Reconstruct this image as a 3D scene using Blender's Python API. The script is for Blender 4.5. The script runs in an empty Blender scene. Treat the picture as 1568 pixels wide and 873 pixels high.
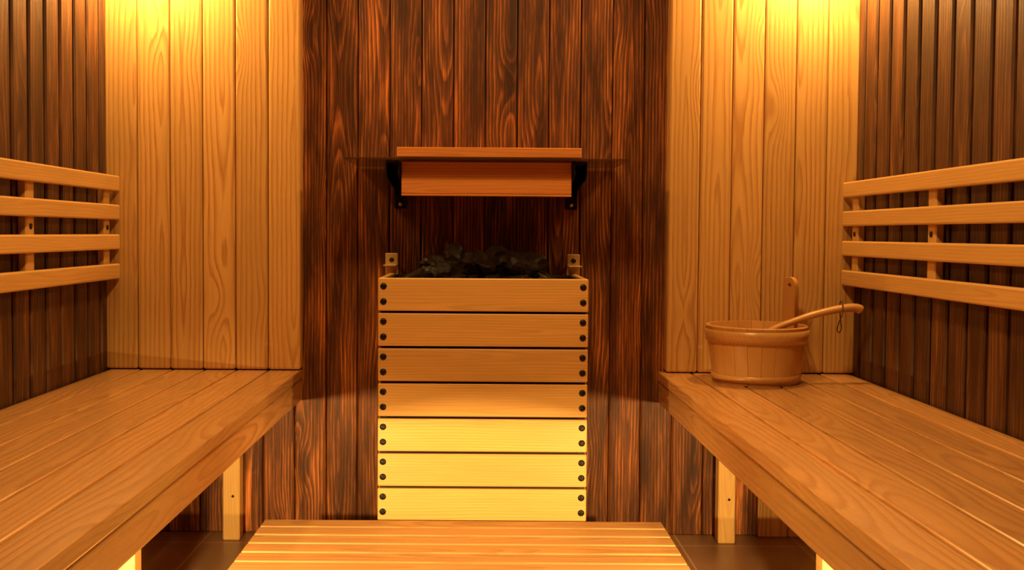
import bpy, bmesh, math, random
from mathutils import Vector, Matrix, noise
random.seed(7)
S = bpy.context.scene
S.view_settings.view_transform = 'Standard'
S.view_settings.look = 'None'
S.view_settings.exposure = 0.15

# ------------------------------------------------------------------ node helpers
class G:
    def __init__(s, name):
        s.m = bpy.data.materials.new(name); s.m.use_nodes = True
        s.t = s.m.node_tree; s.t.nodes.clear()
        s.out = s.t.nodes.new('ShaderNodeOutputMaterial')
        s.b = s.t.nodes.new('ShaderNodeBsdfPrincipled')
        s.t.links.new(s.b.outputs[0], s.out.inputs[0])
    def put(s, inp, v):
        if isinstance(v, bpy.types.NodeSocket): s.t.links.new(v, inp)
        elif v is not None: inp.default_value = v
    def M(s, op, a, b=None, c=None, clamp=False):
        n = s.t.nodes.new('ShaderNodeMath'); n.operation = op; n.use_clamp = clamp
        s.put(n.inputs[0], a); s.put(n.inputs[1], b); s.put(n.inputs[2], c)
        return n.outputs[0]
    def attr(s, name):
        n = s.t.nodes.new('ShaderNodeAttribute'); n.attribute_name = name; return n
    def sep(s, v):
        n = s.t.nodes.new('ShaderNodeSeparateXYZ'); s.put(n.inputs[0], v); return n.outputs
    def comb(s, x, y, z):
        n = s.t.nodes.new('ShaderNodeCombineXYZ')
        s.put(n.inputs[0], x); s.put(n.inputs[1], y); s.put(n.inputs[2], z); return n.outputs[0]
    def noise(s, vec, scale=1.0, detail=2.0, rough=0.5):
        n = s.t.nodes.new('ShaderNodeTexNoise'); s.put(n.inputs['Vector'], vec)
        n.inputs['Scale'].default_value = scale; n.inputs['Detail'].default_value = detail
        n.inputs['Roughness'].default_value = rough; return n.outputs[0]
    def ramp(s, f, stops):
        n = s.t.nodes.new('ShaderNodeValToRGB'); e = n.color_ramp.elements
        while len(e) < len(stops): e.new(0.5)
        for k, (p, c) in zip(e, stops):
            k.position = p
            k.color = (c, c, c, 1) if isinstance(c, (int, float)) else (*c, 1)
        s.put(n.inputs[0], f); return n.outputs[0]
    def mix(s, f, a, b, mode='MIX'):
        n = s.t.nodes.new('ShaderNodeMix'); n.data_type = 'RGBA'; n.blend_type = mode
        s.put(n.inputs[0], f)
        s.put(n.inputs[6], a if isinstance(a, bpy.types.NodeSocket) else (*a, 1))
        s.put(n.inputs[7], b if isinstance(b, bpy.types.NodeSocket) else (*b, 1))
        return n.outputs[2]
    def bump(s, h, strength, dist):
        n = s.t.nodes.new('ShaderNodeBump'); n.inputs['Strength'].default_value = strength
        n.inputs['Distance'].default_value = dist; s.put(n.inputs['Height'], h)
        s.t.links.new(n.outputs[0], s.b.inputs['Normal'])

def wood(name, light, dark, freq=150, contrast=0.6, rough=0.5, var=0.25, knot=0.4,
         stops=None, burnt=False, bump=0.2, spec=0.4, coat=0.0, wobble=.014, slowz=1.3, drange=.14, fibw=.16):
    g = G(name)
    wc = g.attr('wc').outputs['Vector']; rnd = g.attr('rnd').outputs['Fac']
    x, y, z = g.sep(wc)
    wob = g.M('MULTIPLY', g.M('SUBTRACT', g.noise(g.comb(g.M('MULTIPLY', x, 16), g.M('MULTIPLY', rnd, 31), g.M('MULTIPLY', z, 2.6)), 1, 3), 0.5), wobble)
    slow = g.noise(g.comb(g.M('MULTIPLY', rnd, 97), 0.3, g.M('MULTIPLY', z, slowz)), 1, 1.5)
    d = g.M('MULTIPLY', g.M('SUBTRACT', slow, 0.34), drange)
    x0 = g.M('MULTIPLY', g.M('SUBTRACT', g.M('FRACT', g.M('MULTIPLY', rnd, 7.31)), 0.5), 0.10)
    xx = g.M('ADD', g.M('ADD', x, x0), wob)
    dy = g.M('ADD', d, y)
    F = g.M('SQRT', g.M('ADD', g.M('MULTIPLY', xx, xx), g.M('MULTIPLY', dy, dy)))
    vo = g.t.nodes.new('ShaderNodeTexVoronoi'); vo.voronoi_dimensions = '3D'
    g.put(vo.inputs['Vector'], g.comb(g.M('MULTIPLY', x, 8.0), g.M('MULTIPLY', rnd, 53), g.M('MULTIPLY', z, 2.6)))
    vo.inputs['Scale'].default_value = 1.0
    kd = vo.outputs['Distance']
    k = g.M('POWER', 2.718, g.M('MULTIPLY', g.M('MULTIPLY', kd, kd), -26.0))
    F = g.M('ADD', F, g.M('MULTIPLY', k, 0.05 * knot))
    rag = g.noise(g.comb(g.M('MULTIPLY', x, 260), g.M('MULTIPLY', y, 260), g.M('MULTIPLY', z, 14)), 1, 2)
    t = g.M('FRACT', g.M('ADD', g.M('MULTIPLY', F, freq), g.M('MULTIPLY', rag, 0.35)))
    if stops is None: stops = [(0, 0.0), (0.45, 0.15), (0.82, 0.95), (0.92, 0.8), (1, 0.0)]
    ring = g.ramp(t, stops)
    fib = g.noise(g.comb(g.M('MULTIPLY', x, 420), g.M('MULTIPLY', y, 420), g.M('MULTIPLY', z, 7)), 1, 3, 0.6)
    mott = g.noise(g.comb(g.M('MULTIPLY', x, 26), g.M('MULTIPLY', rnd, 11), g.M('MULTIPLY', z, 3.5)), 1, 4, 0.6)
    rv = g.M('MULTIPLY', ring, g.ramp(mott, [(0.3, 0.35), (0.7, 1.0)]))
    fibr = g.ramp(fib, [(0.3, 0.0), (0.7, 1.0)])
    if burnt:
        a = g.M('ADD', g.M('MULTIPLY', rv, contrast), g.M('MULTIPLY', fibr, fibw))
        a = g.M('MULTIPLY', a, g.ramp(fib, [(0.32, 0.45), (0.6, 1.1)]))
        a = g.M('MULTIPLY', a, g.ramp(mott, [(0.34, 0.22), (0.66, 1.2)]))
        kk = g.ramp(kd, [(0.0, 0.15), (0.10, 0.4), (0.16, 1.0)])
        a = g.M('MULTIPLY', a, kk, clamp=True)
        col = g.mix(a, dark, light)
    else:
        a = g.M('MULTIPLY', rv, contrast)
        a = g.M('ADD', a, g.M('MULTIPLY', fibr, fibw), clamp=True)
        col = g.mix(a, light, dark)
    val = g.M('ADD', 1 - var / 2, g.M('MULTIPLY', g.M('FRACT', g.M('MULTIPLY', rnd, 13.7)), var))
    val = g.M('MULTIPLY', val, g.M('ADD', 0.78, g.M('MULTIPLY', mott, 0.44)))
    cv = g.comb(val, val, val)
    col = g.mix(1.0, col, cv, 'MULTIPLY')
    g.put(g.b.inputs['Base Color'], col)
    g.put(g.b.inputs['Roughness'], g.M('ADD', rough, g.M('MULTIPLY', fibr, 0.12)))
    g.b.inputs['Specular IOR Level'].default_value = spec
    g.b.inputs['Coat Weight'].default_value = coat
    g.b.inputs['Coat Roughness'].default_value = 0.22
    h = g.M('ADD', g.M('MULTIPLY', ring, 0.6 if burnt else 0.25), g.M('MULTIPLY', fib, 0.6))
    g.bump(h, bump, 0.0015)
    return g.m

def plain(name, col, rough=0.5, metal=0.0, nscale=30, namp=0.25, bump=0.0, emis=None, es=0, spec=.5, alpha=1):
    g = G(name)
    tc = g.t.nodes.new('ShaderNodeTexCoord')
    n = g.noise(tc.outputs['Object'], nscale, 4, 0.6)
    c = g.mix(n, tuple(v * (1 - namp) for v in col), tuple(min(1, v * (1 + namp)) for v in col))
    g.put(g.b.inputs['Base Color'], c); g.b.inputs['Roughness'].default_value = rough
    g.b.inputs['Metallic'].default_value = metal
    g.b.inputs['Specular IOR Level'].default_value = spec
    g.b.inputs['Alpha'].default_value = alpha
    if bump: g.bump(n, bump, 0.004)
    if emis:
        g.b.inputs['Emission Color'].default_value = (*emis, 1); g.b.inputs['Emission Strength'].default_value = es
    return g.m

PINE = wood('pine_panel_wood', (0.66, 0.36, 0.115), (0.36, 0.135, 0.032), freq=80, contrast=0.85, rough=0.30, var=0.28, knot=0.6, bump=0.14, coat=.15, fibw=.22)
ASPEN = wood('bench_wood', (0.60, 0.30, 0.105), (0.31, 0.11, 0.030), freq=95, contrast=0.60, rough=0.25, var=0.26, knot=0.25, bump=0.10, spec=0.5, coat=.35, fibw=.30)
DUCKW = wood('duckboard_wood', (0.50, 0.25, 0.085), (0.28, 0.11, 0.032), freq=110, contrast=0.6, rough=0.48, var=0.25, knot=0.1, bump=0.12, spec=0.3, fibw=.35)
SLATW = wood('slat_wood', (0.70, 0.39, 0.120), (0.46, 0.21, 0.055), freq=150, contrast=0.5, rough=0.32, var=0.14, knot=0.0, bump=0.06, wobble=.01, drange=.08, coat=.2, fibw=.25)
BURNT = wood('burnt_brushed_pine', (0.58, 0.175, 0.036), (0.044, 0.011, 0.003), freq=118, contrast=0.78, rough=0.45, var=0.45, knot=0.45,
             stops=[(0, 0.0), (0.30, 0.14), (0.55, 0.34), (0.74, 1.0), (0.90, 0.8), (1, 0.0)], burnt=True, bump=0.5, spec=0.25, fibw=.30)
BATTEN = wood('stained_batten_wood', (0.24, 0.092, 0.028), (0.045, 0.014, 0.005), freq=95, contrast=0.7, rough=0.42, var=0.5, knot=0.4,
             stops=[(0, 0.1), (0.35, 0.2), (0.62, 0.5), (0.80, 1.0), (0.93, 0.7), (1, 0.1)], burnt=True, bump=0.4, spec=0.35, fibw=.3)
COPPERW = wood('heat_worn_wood', (0.72, 0.27, 0.065), (0.40, 0.11, 0.025), freq=140, contrast=0.5, rough=0.32, var=0.1, knot=0.1, bump=0.1, fibw=.3, drange=.06)
PAILW = wood('pail_wood', (0.60, 0.29, 0.085), (0.42, 0.17, 0.042), freq=180, contrast=0.4, rough=0.30, var=0.16, knot=0.0, bump=0.06, coat=.2)
DARKGAP = plain('dark_backing', (0.012, 0.005, 0.002), 0.9)
BLACK = plain('black_steel', (0.010, 0.007, 0.005), 0.4, 0.5)
STEEL = plain('dark_heater_steel', (0.025, 0.016, 0.010), 0.5, 0.6)
BRASS = plain('warm_steel_tab', (0.6, 0.38, 0.16), 0.4, 0.4)
STONE = plain('sauna_stone', (0.013, 0.0055, 0.0028), 0.55, 0.0, 25, 0.6, 0.9, spec=.2)
LEATHER = plain('leather_cord', (0.04, 0.018, 0.008), 0.7)
GLASSY = plain('smoked_glass_plate', (0.09, 0.032, 0.012), 0.12, 0.0, alpha=.62)
BULB = plain('lamp_glass', (0.9, 0.8, 0.6), 0.4, 0, 10, 0.02, 0, (1.0, 0.55, 0.2), 6)

# ------------------------------------------------------------------ mesh builder
class B:
    def __init__(s): s.v=[]; s.f=[]; s.wc=[]; s.r=[]; s.mi=[]; s.sm=[]
    def add(s, verts, faces, wcs, rnd, mi=0, smooth=False):
        o = len(s.v); s.v += verts; s.wc += wcs; s.r += [rnd]*len(verts)
        for f in faces: s.f.append(tuple(i+o for i in f)); s.mi.append(mi); s.sm.append(smooth)
    def box(s, x0,x1,y0,y1,z0,z1, ax='XYZ', bev=0.002, seg=1, mi=0, M=None):
        """ax: which world axes are (across, thickness, along)"""
        bm = bmesh.new(); bmesh.ops.create_cube(bm, size=1)
        sx,sy,sz = x1-x0,y1-y0,z1-z0; c = Vector(((x0+x1)/2,(y0+y1)/2,(z0+z1)/2))
        for v in bm.verts: v.co = Vector((v.co.x*sx, v.co.y*sy, v.co.z*sz))
        if bev: bmesh.ops.bevel(bm, geom=bm.edges[:], offset=min(bev, min(sx,sy,sz)*0.45), segments=seg, profile=0.5, affect='EDGES')
        bm.verts.index_update()
        r = random.random(); zo = random.uniform(0,40); idx = ['XYZ'.index(a) for a in ax]
        vs=[]; wcs=[]
        for v in bm.verts:
            p = v.co
            wcs.append((p[idx[0]], p[idx[1]], p[idx[2]] + zo))
            q = p + c
            if M is not None: q = M @ q
            vs.append(tuple(q))
        s.add(vs, [tuple(v.index for v in f.verts) for f in bm.faces], wcs, r, mi); bm.free()
    def lathe(s, prof, c, n=64, mi=0, a0=0, a1=2*math.pi, smooth=True, axis='Z', closed_prof=True, rnd=None):
        r = random.random() if rnd is None else rnd; zo = random.uniform(0,40)
        full = abs(a1-a0-2*math.pi) < 1e-6; m = n if full else n+1; vs=[]; wcs=[]; P=len(prof)
        for i in range(m):
            a = a0+(a1-a0)*i/n
            for (rr,zz) in prof:
                if axis=='Z': p=(c[0]+rr*math.cos(a), c[1]+rr*math.sin(a), c[2]+zz); 
                elif axis=='Y': p=(c[0]+rr*math.cos(a), c[1]+zz, c[2]+rr*math.sin(a))
                else: p=(c[0]+zz, c[1]+rr*math.cos(a), c[2]+rr*math.sin(a))
                vs.append(p); wcs.append((a*rr if not full else rr*math.sin(a), rr-prof[0][0], zz+zo))
        fs=[]
        for i in range(m if full else n):
            j=(i+1)%m
            for k in range(P if closed_prof else P-1):
                l=(k+1)%P; fs.append((i*P+k, j*P+k, j*P+l, i*P+l))
        if not full and closed_prof:
            fs.append(tuple(range(P))[::-1]); fs.append(tuple(n*P+k for k in range(P)))
        s.add(vs, fs, wcs, r, mi, smooth)
    def tube(s, pts, radii, n=12, mi=0, flat=1.0, up=Vector((0,1,0))):
        r=random.random(); zo=random.uniform(0,40); vs=[]; wcs=[]; L=0
        pts=[Vector(p) for p in pts]
        for i,p in enumerate(pts):
            t=(pts[min(i+1,len(pts)-1)]-pts[max(i-1,0)]).normalized()
            u=up.cross(t).normalized(); w=t.cross(u).normalized()
            if i: L+=(pts[i]-pts[i-1]).length
            for k in range(n):
                a=2*math.pi*k/n; q=p+u*math.cos(a)*radii[i]*flat+w*math.sin(a)*radii[i]
                vs.append(tuple(q)); wcs.append((math.sin(a)*radii[i], math.cos(a)*radii[i], L+zo))
        fs=[]
        for i in range(len(pts)-1):
            for k in range(n):
                l=(k+1)%n; fs.append((i*n+k,i*n+l,(i+1)*n+l,(i+1)*n+k))
        fs.append(tuple(range(n))[::-1]); fs.append(tuple((len(pts)-1)*n+k for k in range(n)))
        s.add(vs,fs,wcs,r,mi,True)
    def obj(s, name, mats, parent=None):
        me = bpy.data.meshes.new(name); me.from_pydata(s.v, [], s.f); me.update()
        a = me.attributes.new('wc','FLOAT_VECTOR','POINT'); a.data.foreach_set('vector', [c for w in s.wc for c in w])
        a = me.attributes.new('rnd','FLOAT','POINT'); a.data.foreach_set('value', s.r)
        for m in mats: me.materials.append(m)
        me.polygons.foreach_set('material_index', s.mi); me.polygons.foreach_set('use_smooth', s.sm)
        bm=bmesh.new(); bm.from_mesh(me); bmesh.ops.recalc_face_normals(bm, faces=bm.faces[:]); bm.to_mesh(me); bm.free()
        o = bpy.data.objects.new(name, me); S.collection.objects.link(o)
        if parent: o.parent = parent
        return o
def empty(name):
    o = bpy.data.objects.new(name, None); S.collection.objects.link(o); return o

YW = 2.857      # dark back wall face
YP = 2.812      # light panel face
XS = 1.008      # side batten face
YF = -1.0       # wall behind camera
H = 2.12
# ------------------------------------------------------------------ room shell
b = B(); b.box(-1.2,1.2,YF-.1,YW+.15,-.1,0,bev=0)
floor = b.obj('floor', [])
g = G('floor_tile')
tc = g.t.nodes.new('ShaderNodeTexCoord'); br = g.t.nodes.new('ShaderNodeTexBrick')
mp = g.t.nodes.new('ShaderNodeMapping'); mp.inputs['Location'].default_value=(0.1,0.12,0)
g.put(mp.inputs[0], tc.outputs['Object']); g.put(br.inputs['Vector'], mp.outputs[0])
br.offset=0.0; br.inputs['Scale'].default_value=1; br.inputs['Brick Width'].default_value=0.32; br.inputs['Row Height'].default_value=0.32
br.inputs['Mortar Size'].default_value=0.003; br.inputs['Color1'].default_value=(0.26,0.13,0.07,1); br.inputs['Color2'].default_value=(0.24,0.12,0.06,1)
br.inputs['Mortar'].default_value=(0.52,0.30,0.15,1)
n = g.noise(tc.outputs['Object'], 9, 5, .6)
g.put(g.b.inputs['Base Color'], g.mix(0.3, br.outputs[0], g.ramp(n,[(0.3,(0.14,0.07,0.035)),(0.7,(0.32,0.17,0.09))])))
g.b.inputs['Roughness'].default_value=0.35
floor.data.materials.append(g.m)

b = B()
for i in range(26):
    x0=-.423+(i-8)*.0865
    if x0<-1.1 or x0>1.05: continue
    b.box(x0+.0010,x0+.0865-.0010,YW,YW+.03,0,H,'XYZ',.0035)
b.box(-1.2,1.2,YW+.012,YW+.12,0,H,bev=0,mi=1)
wall_back = b.obj('wall_back',[BURNT,DARKGAP])
def light_panel(nm, xa, xb, n):
    b = B(); w=(xb-xa)/n
    for i in range(n):
        b.box(xa+i*w+.0008, xa+(i+1)*w-.0008, YP, YW-.002, .4575, H, 'XYZ', .0055, 2)
    b.box(xa+.004, xb-.004, YP+.012, YW-.003, .46, H-.003, 'XYZ', 0)
    return b.obj(nm,[PINE],wall_back)
light_panel('pine_panel_a',-1.012,-.485,6)
light_panel('pine_panel_b',.502,1.012,6)
b=B()
for i in range(3): b.box(.768+i*.082,.768+(i+1)*.082-.002,YW-.014,YW-.001,.0,.42,'XYZ',.002)
b.obj('low_pine_boards',[PINE],wall_back)
for nm,sg in (('wall_left',-1),('wall_right',1)):
    b=B(); y=YW-.0
    while y>YF:
        y0=y-.0865
        xa,xb=sorted((sg*XS,sg*(XS+.022)))
        b.box(xa,xb,y0+.007,y-.007,0,H,'YXZ',.004)
        y=y0
    xa,xb=sorted((sg*(XS+.020),sg*(XS+.1)))
    b.box(xa,xb,YF-.1,YW+.1,0,H,bev=0,mi=1)
    b.obj(nm,[BATTEN,DARKGAP])
b=B()
for i in range(24): b.box(-1.03+i*.0865,-1.03+(i+1)*.0865-.002,YF-.05,YF,0,H,'XYZ',.003)
b.obj('wall_front',[BATTEN])
b=B()
for i in range(46): b.box(-1.03,1.03,YF+i*.0865,YF+(i+1)*.0865-.002,H,H+.04,'YZX',.003)
b.obj('ceiling',[BATTEN])

# ------------------------------------------------------------------ benches
def bench(sg, name):
    e = empty(name); XI=.487; ZT=.455; Y0=-.6; Y1=YW-.004
    b=B(); n=6; w=(XS-.004-XI)/n
    for i in range(n):
        xa,xb=sorted((sg*(XI+i*w+ (0 if i==0 else .0020)), sg*(XI+(i+1)*w-.0020)))
        b.box(xa,xb,Y0,Y1,ZT-.027,ZT,'XZY',.004,2)
    b.obj('seat_boards',[ASPEN],e)
    b=B(); xa,xb=sorted((sg*(XI+.003),sg*(XI+.026)))
    b.box(xa,xb,Y0,Y1,.367,ZT-.028,'ZXY',.003,2)
    for yy in (2.80,1.95,1.05,.15,-.5):
        xa,xb=sorted((sg*(XI+.027),sg*(XS-.006)))
        b.box(xa,xb,yy-.021,yy+.021,.385,ZT-.028,'ZYX',.002)
    b.obj('front_beam',[ASPEN],e)
    b=B()
    for yy in (2.80,1.95,1.05,.15,-.5):
        for X in (.6425,.93):
            xa,xb=sorted((sg*X,sg*(X+.046)))
            b.box(xa,xb,yy-.021,yy+.021,0,.384,'XYZ',.003)
            if X<.9:
                for zz in (.12,.30):
                    b.lathe([(0.0001,0),(.0035,0),(.0035,-.0015),(0.0001,-.0015)],((xa+xb)/2+.005,yy-.0215,zz),12,1,axis='Y')
    b.obj('legs',[SLATW,BLACK],e)
    return e
bench(-1,'sauna_bench'); bench(1,'sauna_bench')

# ------------------------------------------------------------------ backrests
def backrest(sg, name, dz):
    e = empty(name); b=B()
    for zt,zb in ((.146,.105),(.069,.029),(-.010,-.050),(-.088,-.129)):
        xa,xb=sorted((sg*.968,sg*.986))
        b.box(xa,xb,-.5,YP-.006,.83+zb+dz,.83+zt+dz,'ZXY',.004,2)
    b.obj('slats',[SLATW],e)
    b=B()
    for yy in (2.76,2.29,1.5,.7,-.1):
        xa,xb=sorted((sg*.9865,sg*(XS-.001)))
        b.box(xa,xb,yy-.02,yy+.02,.83-.125+dz,.83+.125+dz,'YXZ',.003)
        b.lathe([(.0001,0),(.0065,0),(.0065,-.002*sg),(.0001,-.002*sg)],(sg*.9865,yy,.83+.008+dz),16,1,axis='X')
    b.obj('uprights',[SLATW,BLACK],e)
backrest(-1,'sauna_backrest',0); backrest(1,'sauna_backrest',-.004)

# ------------------------------------------------------------------ heater
e = empty('sauna_heater'); HX0,HX1,HY0,HY1=-.241,.2545,2.457,2.80; ZT=.723; HP=.0833
b=B()
for i in range(7):
    zt=ZT-i*HP
    b.box(HX0,HX1,HY0,HY0+.016,zt-.0775,zt,'ZYX',.0025,2)
    for xa,xb in ((HX0,HX0+.014),(HX1-.014,HX1)):
        b.box(xa,xb,HY0+.0165,HY1,zt-.0775,zt,'ZXY',.0025)
b.obj('cladding_slats',[SLATW],e)
b=B()
for i in range(7):
    zt=ZT-i*HP
    for xc in (HX0+.0125,HX1-.0125):
        for dz in (.0195,.0555):
            b.lathe([(.0001,-.0035),(.0045,-.0035),(.0075,-.0012),(.0078,0),(.0001,0)],(xc,HY0,zt-dz),20,0,axis='Y')
            b.lathe([(.0001,-.0042),(.0022,-.0042),(.0022,-.003),(.0001,-.003)],(xc,HY0,zt-dz),6,1,axis='Y',smooth=False)
b.obj('bolts',[BLACK,STEEL],e)
b=B(); zb=ZT-7*HP+.005
xi0,xi1,yi0,yi1=HX0+.018,HX1-.018,HY0+.02,HY1-.01
for (xa,xb,ya,yb) in ((xi0,xi1,yi0,yi0+.004),(xi0,xi1,yi1-.004,yi1),(xi0,xi0+.004,yi0+.004,yi1-.004),(xi1-.004,xi1,yi0+.004,yi1-.004)):
    b.box(xa,xb,ya,yb,zb,ZT-.004,bev=.001)
b.box(xi0+.004,xi1-.004,yi0+.004,yi1-.004,zb,zb+.004,bev=0)
b.box(xi0+.004,xi1-.004,yi0+.004,yi1-.004,.60,.604,bev=0)
for X in (xi0+.01,xi1-.04):
    for Y in (yi0+.01,yi1-.04): b.box(X,X+.03,Y,Y+.03,0,zb,bev=.002)
for X in (HX0+.004,HX1-.022): b.box(X,X+.018,HY0+.0162,HY0+.0196,zb,ZT-.006,bev=0)
b.obj('steel_body',[STEEL],e)
b=B()
for xa,xb in ((-.256,-.222),(.232,.266)):
    b.box(xa+.0,xb,2.803,2.809,.60,.775,bev=.002)
    b.box(xa,xb,2.74,2.803,.742,.745,bev=.0005)
    b.lathe([(.0001,-.001),(.0065,-.001),(.0065,.001),(.0001,.001)],((xa+xb)/2,2.8025,.757),16,1,axis='Y')
    b.lathe([(.0001,0),(.005,0),(.005,.048),(.0001,.048)],((xa+xb)/2,2.809,.757),12,1,axis='Y')
b.obj('mounting_tabs',[BRASS,BLACK],e)
# stones
bm=bmesh.new()
def stone(c,r):
    t=bmesh.new(); bmesh.ops.create_icosphere(t,subdivisions=3,radius=1)
    sc=Vector((random.uniform(.8,1.25),random.uniform(.75,1.1),random.uniform(.65,1.0)))*r
    rot=Matrix.Rotation(random.uniform(0,6.28),3,'Z')@Matrix.Rotation(random.uniform(-.8,.8),3,'X')
    off=Vector((random.random()*50,)*3)
    pl=[(Vector((random.gauss(0,1),random.gauss(0,1),random.gauss(0,1))).normalized(),random.uniform(.5,.8)) for _ in range(10)]
    for v in t.verts:
        p=v.co.copy()
        for nn,dd in pl:
            q=p.dot(nn)
            if q>dd: p-=nn*(q-dd)
        p*=1+.14*noise.noise(v.co*2.6+off)
        p=Vector((p.x*sc.x,p.y*sc.y,p.z*sc.z))*1.12; v.co=rot@p+Vector(c)
    me=bpy.data.meshes.new('t'); t.to_mesh(me); bm.from_mesh(me); bpy.data.meshes.remove(me); t.free()
for layer,(z,n,xa,xb,ya,yb) in enumerate(((.625,22,-.175,.185,2.53,2.73),(.665,22,-.175,.185,2.53,2.73),(.705,18,-.16,.17,2.54,2.72),(.745,11,-.105,.13,2.57,2.70))):
    for i in range(n):
        fx=(i+.5)/n; X=xa+(xb-xa)*fx+random.uniform(-.01,.01); Y=ya+(yb-ya)*((i*0.618)%1)
        stone((X,Y,z+random.uniform(-.008,.008)),random.uniform(.032,.046))
stone((-.055,2.64,.764),.042); stone((.035,2.62,.757),.043); stone((-.115,2.60,.754),.041); stone((.13,2.63,.750),.041); stone((.08,2.60,.754),.038); stone((-.01,2.59,.748),.038)
me=bpy.data.meshes.new('stones'); bm.to_mesh(me); bm.free(); me.materials.append(STONE)
o=bpy.data.objects.new('stones',me); S.collection.objects.link(o); o.parent=e

# ------------------------------------------------------------------ shelf / heat deflector
e = empty('heat_shield_shelf'); zp=.83+.1785
b=B(); b.box(-.337,.363,2.56,YW-.003,zp,zp+.0055,bev=.001); b.obj('plate',[GLASSY],e)
b=B(); b.box(-.207,.245,2.565,2.59,zp+.006,zp+.031,'ZYX',.002)
b.box(-.207,.245,2.592,YW-.01,zp+.006,zp+.021,'YZX',.002); b.obj('top_board',[COPPERW],e)
b=B(); b.box(-.199,.225,2.61,2.628,.9275,zp-.0005,'ZYX',.0015); b.box(-.199,.225,2.608,2.63,.922,.927,'ZYX',.0008); b.obj('front_board',[COPPERW],e)
b=B()
for xa,xb in ((-.236,-.203),(.229,.262)):
    b.box(xa,xb,YW-.006,YW-.001,.895,zp-.001,bev=.002)
    b.box(xa,xb,2.585,YW-.006,zp-.006,zp-.001,bev=.001)
    xm=(xa+xb)/2
    for xg in (xa,xb-.003):
        vs=[(xg+t,y,z) for t in (0,.003) for (y,z) in ((2.585,zp-.006),(2.585,zp-.032),(2.62,zp-.045),(YW-.03,zp-.06),(YW-.006,.92),(YW-.006,zp-.006))]
        fs=[tuple(range(6)),tuple(range(11,5,-1))]+[(i,(i+1)%6,6+(i+1)%6,6+i) for i in range(6)]
        b.add(vs,fs,[(0,0,0)]*12,.5)
    b.lathe([(.0001,-.003),(.005,-.002),(.005,0),(.0001,0)],(xm,YW-.006,.907),12,1,axis='Y')
b.obj('brackets',[BLACK,BRASS],e)

# ------------------------------------------------------------------ footrest
e = empty('wooden_duckboard'); b=B(); ZF=.162
y=2.405
for i in range(12):
    b.box(-.497,.424,y-.055,y,ZF-.02,ZF,'YZX',.0025,2); y-=.0629
b.obj('top_slats',[DUCKW],e)
b=B()
for X in (-.42,-.05,.32):
    b.box(X,X+.04,y+.07,2.395,ZF-.062,ZF-.0205,'ZXY',.002)
    for Y in (y+.10,2.33): b.box(X,X+.04,Y,Y+.04,0,ZF-.0625,'XYZ',.002)
b.obj('runners',[DUCKW],e)

# ------------------------------------------------------------------ pail
e = empty('wooden_pail'); PX,PY,PZ=.708,2.672,.4555
def R(z): return .107+(.129-.107)*z/.145
b=B(); n=22
for i in range(n):
    a0=2*math.pi*i/n+.003; a1=2*math.pi*(i+1)/n-.003
    b.lathe([(R(0),0),(R(.145)-.001,.143),(R(.145)-.003,.145),(R(.145)-.011,.145),(R(.01)-.013,.01),(R(0)-.013,0)],(PX,PY,PZ),4,0,a0,a1,smooth=False)
b.lathe([(.0001,.008),(R(.008)-.012,.008),(R(.018)-.012,.018),(.0001,.018)],(PX,PY,PZ),48)
b.obj('staves',[PAILW],e)
b=B()
for z0,z1,th in ((.103,.136,.0035),(.006,.024,.003)):
    b.lathe([(R(z0)+.0003,z0),(R(z0)+th,z0+.001),(R(z1)+th,z1-.001),(R(z1)+.0003,z1)],(PX,PY,PZ),96)
b.obj('hoops',[PAILW],e)
cu=bpy.data.curves.new('hs','CURVE'); cu.dimensions='2D'; cu.fill_mode='BOTH'; cu.extrude=.0055; cu.bevel_depth=.001
def spl(pts):
    s=cu.splines.new('POLY'); s.points.add(len(pts)-1); s.use_cyclic_u=True
    for p,q in zip(s.points,pts): p.co=(q[0],q[1],0,1)
spl([(-.020,0),(.020,0)]+[(.020*math.cos(t),.112+.020*math.sin(t)) for t in [math.pi*k/16 for k in range(17)]])
spl([(.0085*math.cos(-t),.110+.0085*math.sin(-t)) for t in [2*math.pi*k/16 for k in range(16)]])
oc=bpy.data.objects.new('hs',cu); S.collection.objects.link(oc)
dg=bpy.context.evaluated_depsgraph_get(); me=bpy.data.meshes.new_from_object(oc.evaluated_get(dg)); bpy.data.objects.remove(oc)
ang=math.radians(24)
Mx=Matrix.Translation((PX+(R(.145)-.019)*math.cos(ang),PY+(R(.145)-.019)*math.sin(ang),PZ+.145))@Matrix.Rotation(ang+math.pi/2,4,'Z')@Matrix.Rotation(math.radians(90),4,'X')@Matrix.Translation((0,-.012,0))
wcl=[tuple(v.co[i] for i in (0,2,1)) for v in me.vertices]
me.transform(Mx)
a=me.attributes.new('wc','FLOAT_VECTOR','POINT'); a.data.foreach_set('vector',[c for w in wcl for c in w])
a=me.attributes.new('rnd','FLOAT','POINT'); a.data.foreach_set('value',[.4]*len(me.vertices))
me.materials.clear(); me.materials.append(PAILW)
o=bpy.data.objects.new('handle_stave',me); S.collection.objects.link(o); o.parent=e

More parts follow.
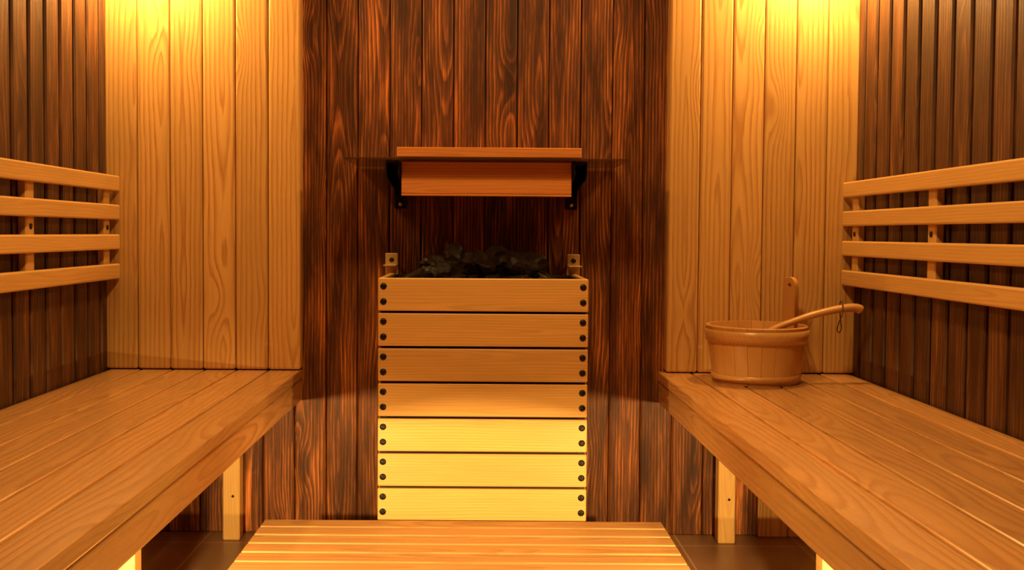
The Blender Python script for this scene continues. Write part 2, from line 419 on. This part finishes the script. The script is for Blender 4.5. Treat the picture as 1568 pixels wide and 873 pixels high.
# ------------------------------------------------------------------ ladle
e = empty('wooden_ladle')
b=B()
ctrl=[(.675,2.63,.555),(.715,2.632,.578),(.751,2.634,.597),(.80,2.637,.615),(.843,2.64,.629),(.90,2.645,.642),(.935,2.648,.647),(.957,2.65,.646),(.970,2.651,.640)]
def cat(P,m=6):
    out=[]
    for i in range(len(P)-1):
        p0,p1,p2,p3=[Vector(P[max(0,min(len(P)-1,i+k))]) for k in (-1,0,1,2)]
        for j in range(m):
            t=j/m; out.append(.5*((2*p1)+(-p0+p2)*t+(2*p0-5*p1+4*p2-p3)*t*t+(-p0+3*p1-3*p2+p3)*t**3))
    out.append(Vector(P[-1])); return out
pts=cat(ctrl); N=len(pts)
rad=[.009+.0062*(i/N)**1.3 for i in range(N)]; rad[-1]=.005; rad[-2]=.0110; rad[-3]=.0138
b.tube(pts,rad,16,0,.8)
prof=[(.0001,-.028),(.018,-.024),(.030,-.012),(.034,.0),(.0315,.0),(.027,-.011),(.016,-.020),(.0001,-.023)]
b.lathe(prof,(.648,2.628,.556),32)
b.obj('ladle_body',[PAILW],e)
b=B()
lp=[Vector((.915,2.634,.646)),Vector((.912,2.626,.632)),Vector((.905,2.63,.612)),Vector((.902,2.634,.592)),Vector((.909,2.636,.585)),Vector((.914,2.638,.597)),Vector((.914,2.645,.615)),Vector((.916,2.655,.630)),Vector((.917,2.664,.645)),Vector((.917,2.657,.662)),Vector((.916,2.641,.662)),Vector((.915,2.632,.650))]
pp=cat(lp,5); b.tube(pp,[.0014]*len(pp),8,0,1,Vector((.3,.2,.9)))
b.obj('hanging_cord',[LEATHER],e)

# ------------------------------------------------------------------ lamps
def light(kind,name,loc,e,col,size=.03,parent=None,rot=None,**kw):
    l=bpy.data.lights.new(name,kind); l.energy=e; l.color=col
    if kind=='AREA':
        l.shape='DISK'; l.size=size
    else: l.shadow_soft_size=size
    for k,v in kw.items(): setattr(l,k,v)
    o=bpy.data.objects.new(name,l); S.collection.objects.link(o); o.location=loc
    if rot: o.rotation_euler=rot
    if parent: o.parent=parent
    return o
WARM=(1.0,.61,.20)
for X in (-.88,.88):
    e=empty('wall_lamp'); b=B(); LY=YP-.12
    b.lathe([(.0001,0),(.04,0),(.04,-.015),(.0001,-.015)],(X,YP-.001,1.74),32,0,axis='Y')
    b.tube([(X,YP-.015,1.74),(X,YP-.06,1.742),(X,LY,1.745)],[.008]*3,12)
    b.lathe([(.018,.01),(.02,.03),(.0001,.035),(.0001,.03),(.016,.026),(.045,-.04),(.048,-.04)],(X,LY,1.70),32,0)
    b.obj('fixture',[BLACK],e)
    b=B(); b.lathe([(.0001,.022),(.012,.015),(.02,0),(.022,-.015),(.015,-.03),(.0001,-.036)],(X,LY,1.70),24); b.obj('bulb',[BULB],e)
    light('POINT','lamp_light',(X,LY,1.60),25,WARM,.05,e)
e=empty('ceiling_lamp'); b=B(); b.lathe([(.0001,0),(.15,0),(.15,-.03),(.14,-.035),(.0001,-.035)],(0,1.4,H-.0005),48); b.obj('fixture',[BULB],e)
light('AREA','lamp_light',(0,1.4,H-.05),24,WARM,.28,e)
for X in (-.60,.60):
    e=empty('under_bench_light'); b=B()
    b.lathe([(.0001,0),(.035,0),(.035,-.03),(.0001,-.03)],(X,1.60,.427),32); b.obj('fixture',[BLACK],e)
    dirv=(Vector((X*.6,2.6,.30))-Vector((X,1.60,.357))).normalized()
    light('SPOT','lamp_light',(X,1.60,.357),52,(1.0,.68,.24),.012,e,dirv.to_track_quat('-Z','Y').to_euler(),spot_size=math.radians(125),spot_blend=.6)

w=bpy.data.worlds.new('World'); S.world=w; w.use_nodes=True
w.node_tree.nodes['Background'].inputs[0].default_value=(.02,.01,.005,1); w.node_tree.nodes['Background'].inputs[1].default_value=.3

# ------------------------------------------------------------------ camera
cd=bpy.data.cameras.new('camera'); cam=bpy.data.objects.new('camera',cd); S.collection.objects.link(cam); S.camera=cam
cd.sensor_width=36; cd.lens=36*1600/1568; cd.clip_start=.01
cd.shift_x=(784-736)/1568; cd.shift_y=-20.8/1568
cam.matrix_world=Matrix.Translation((0,0,.83))@Matrix.Rotation(math.radians(90-2.1),4,'X')@Matrix.Rotation(math.radians(.4),4,'Z')
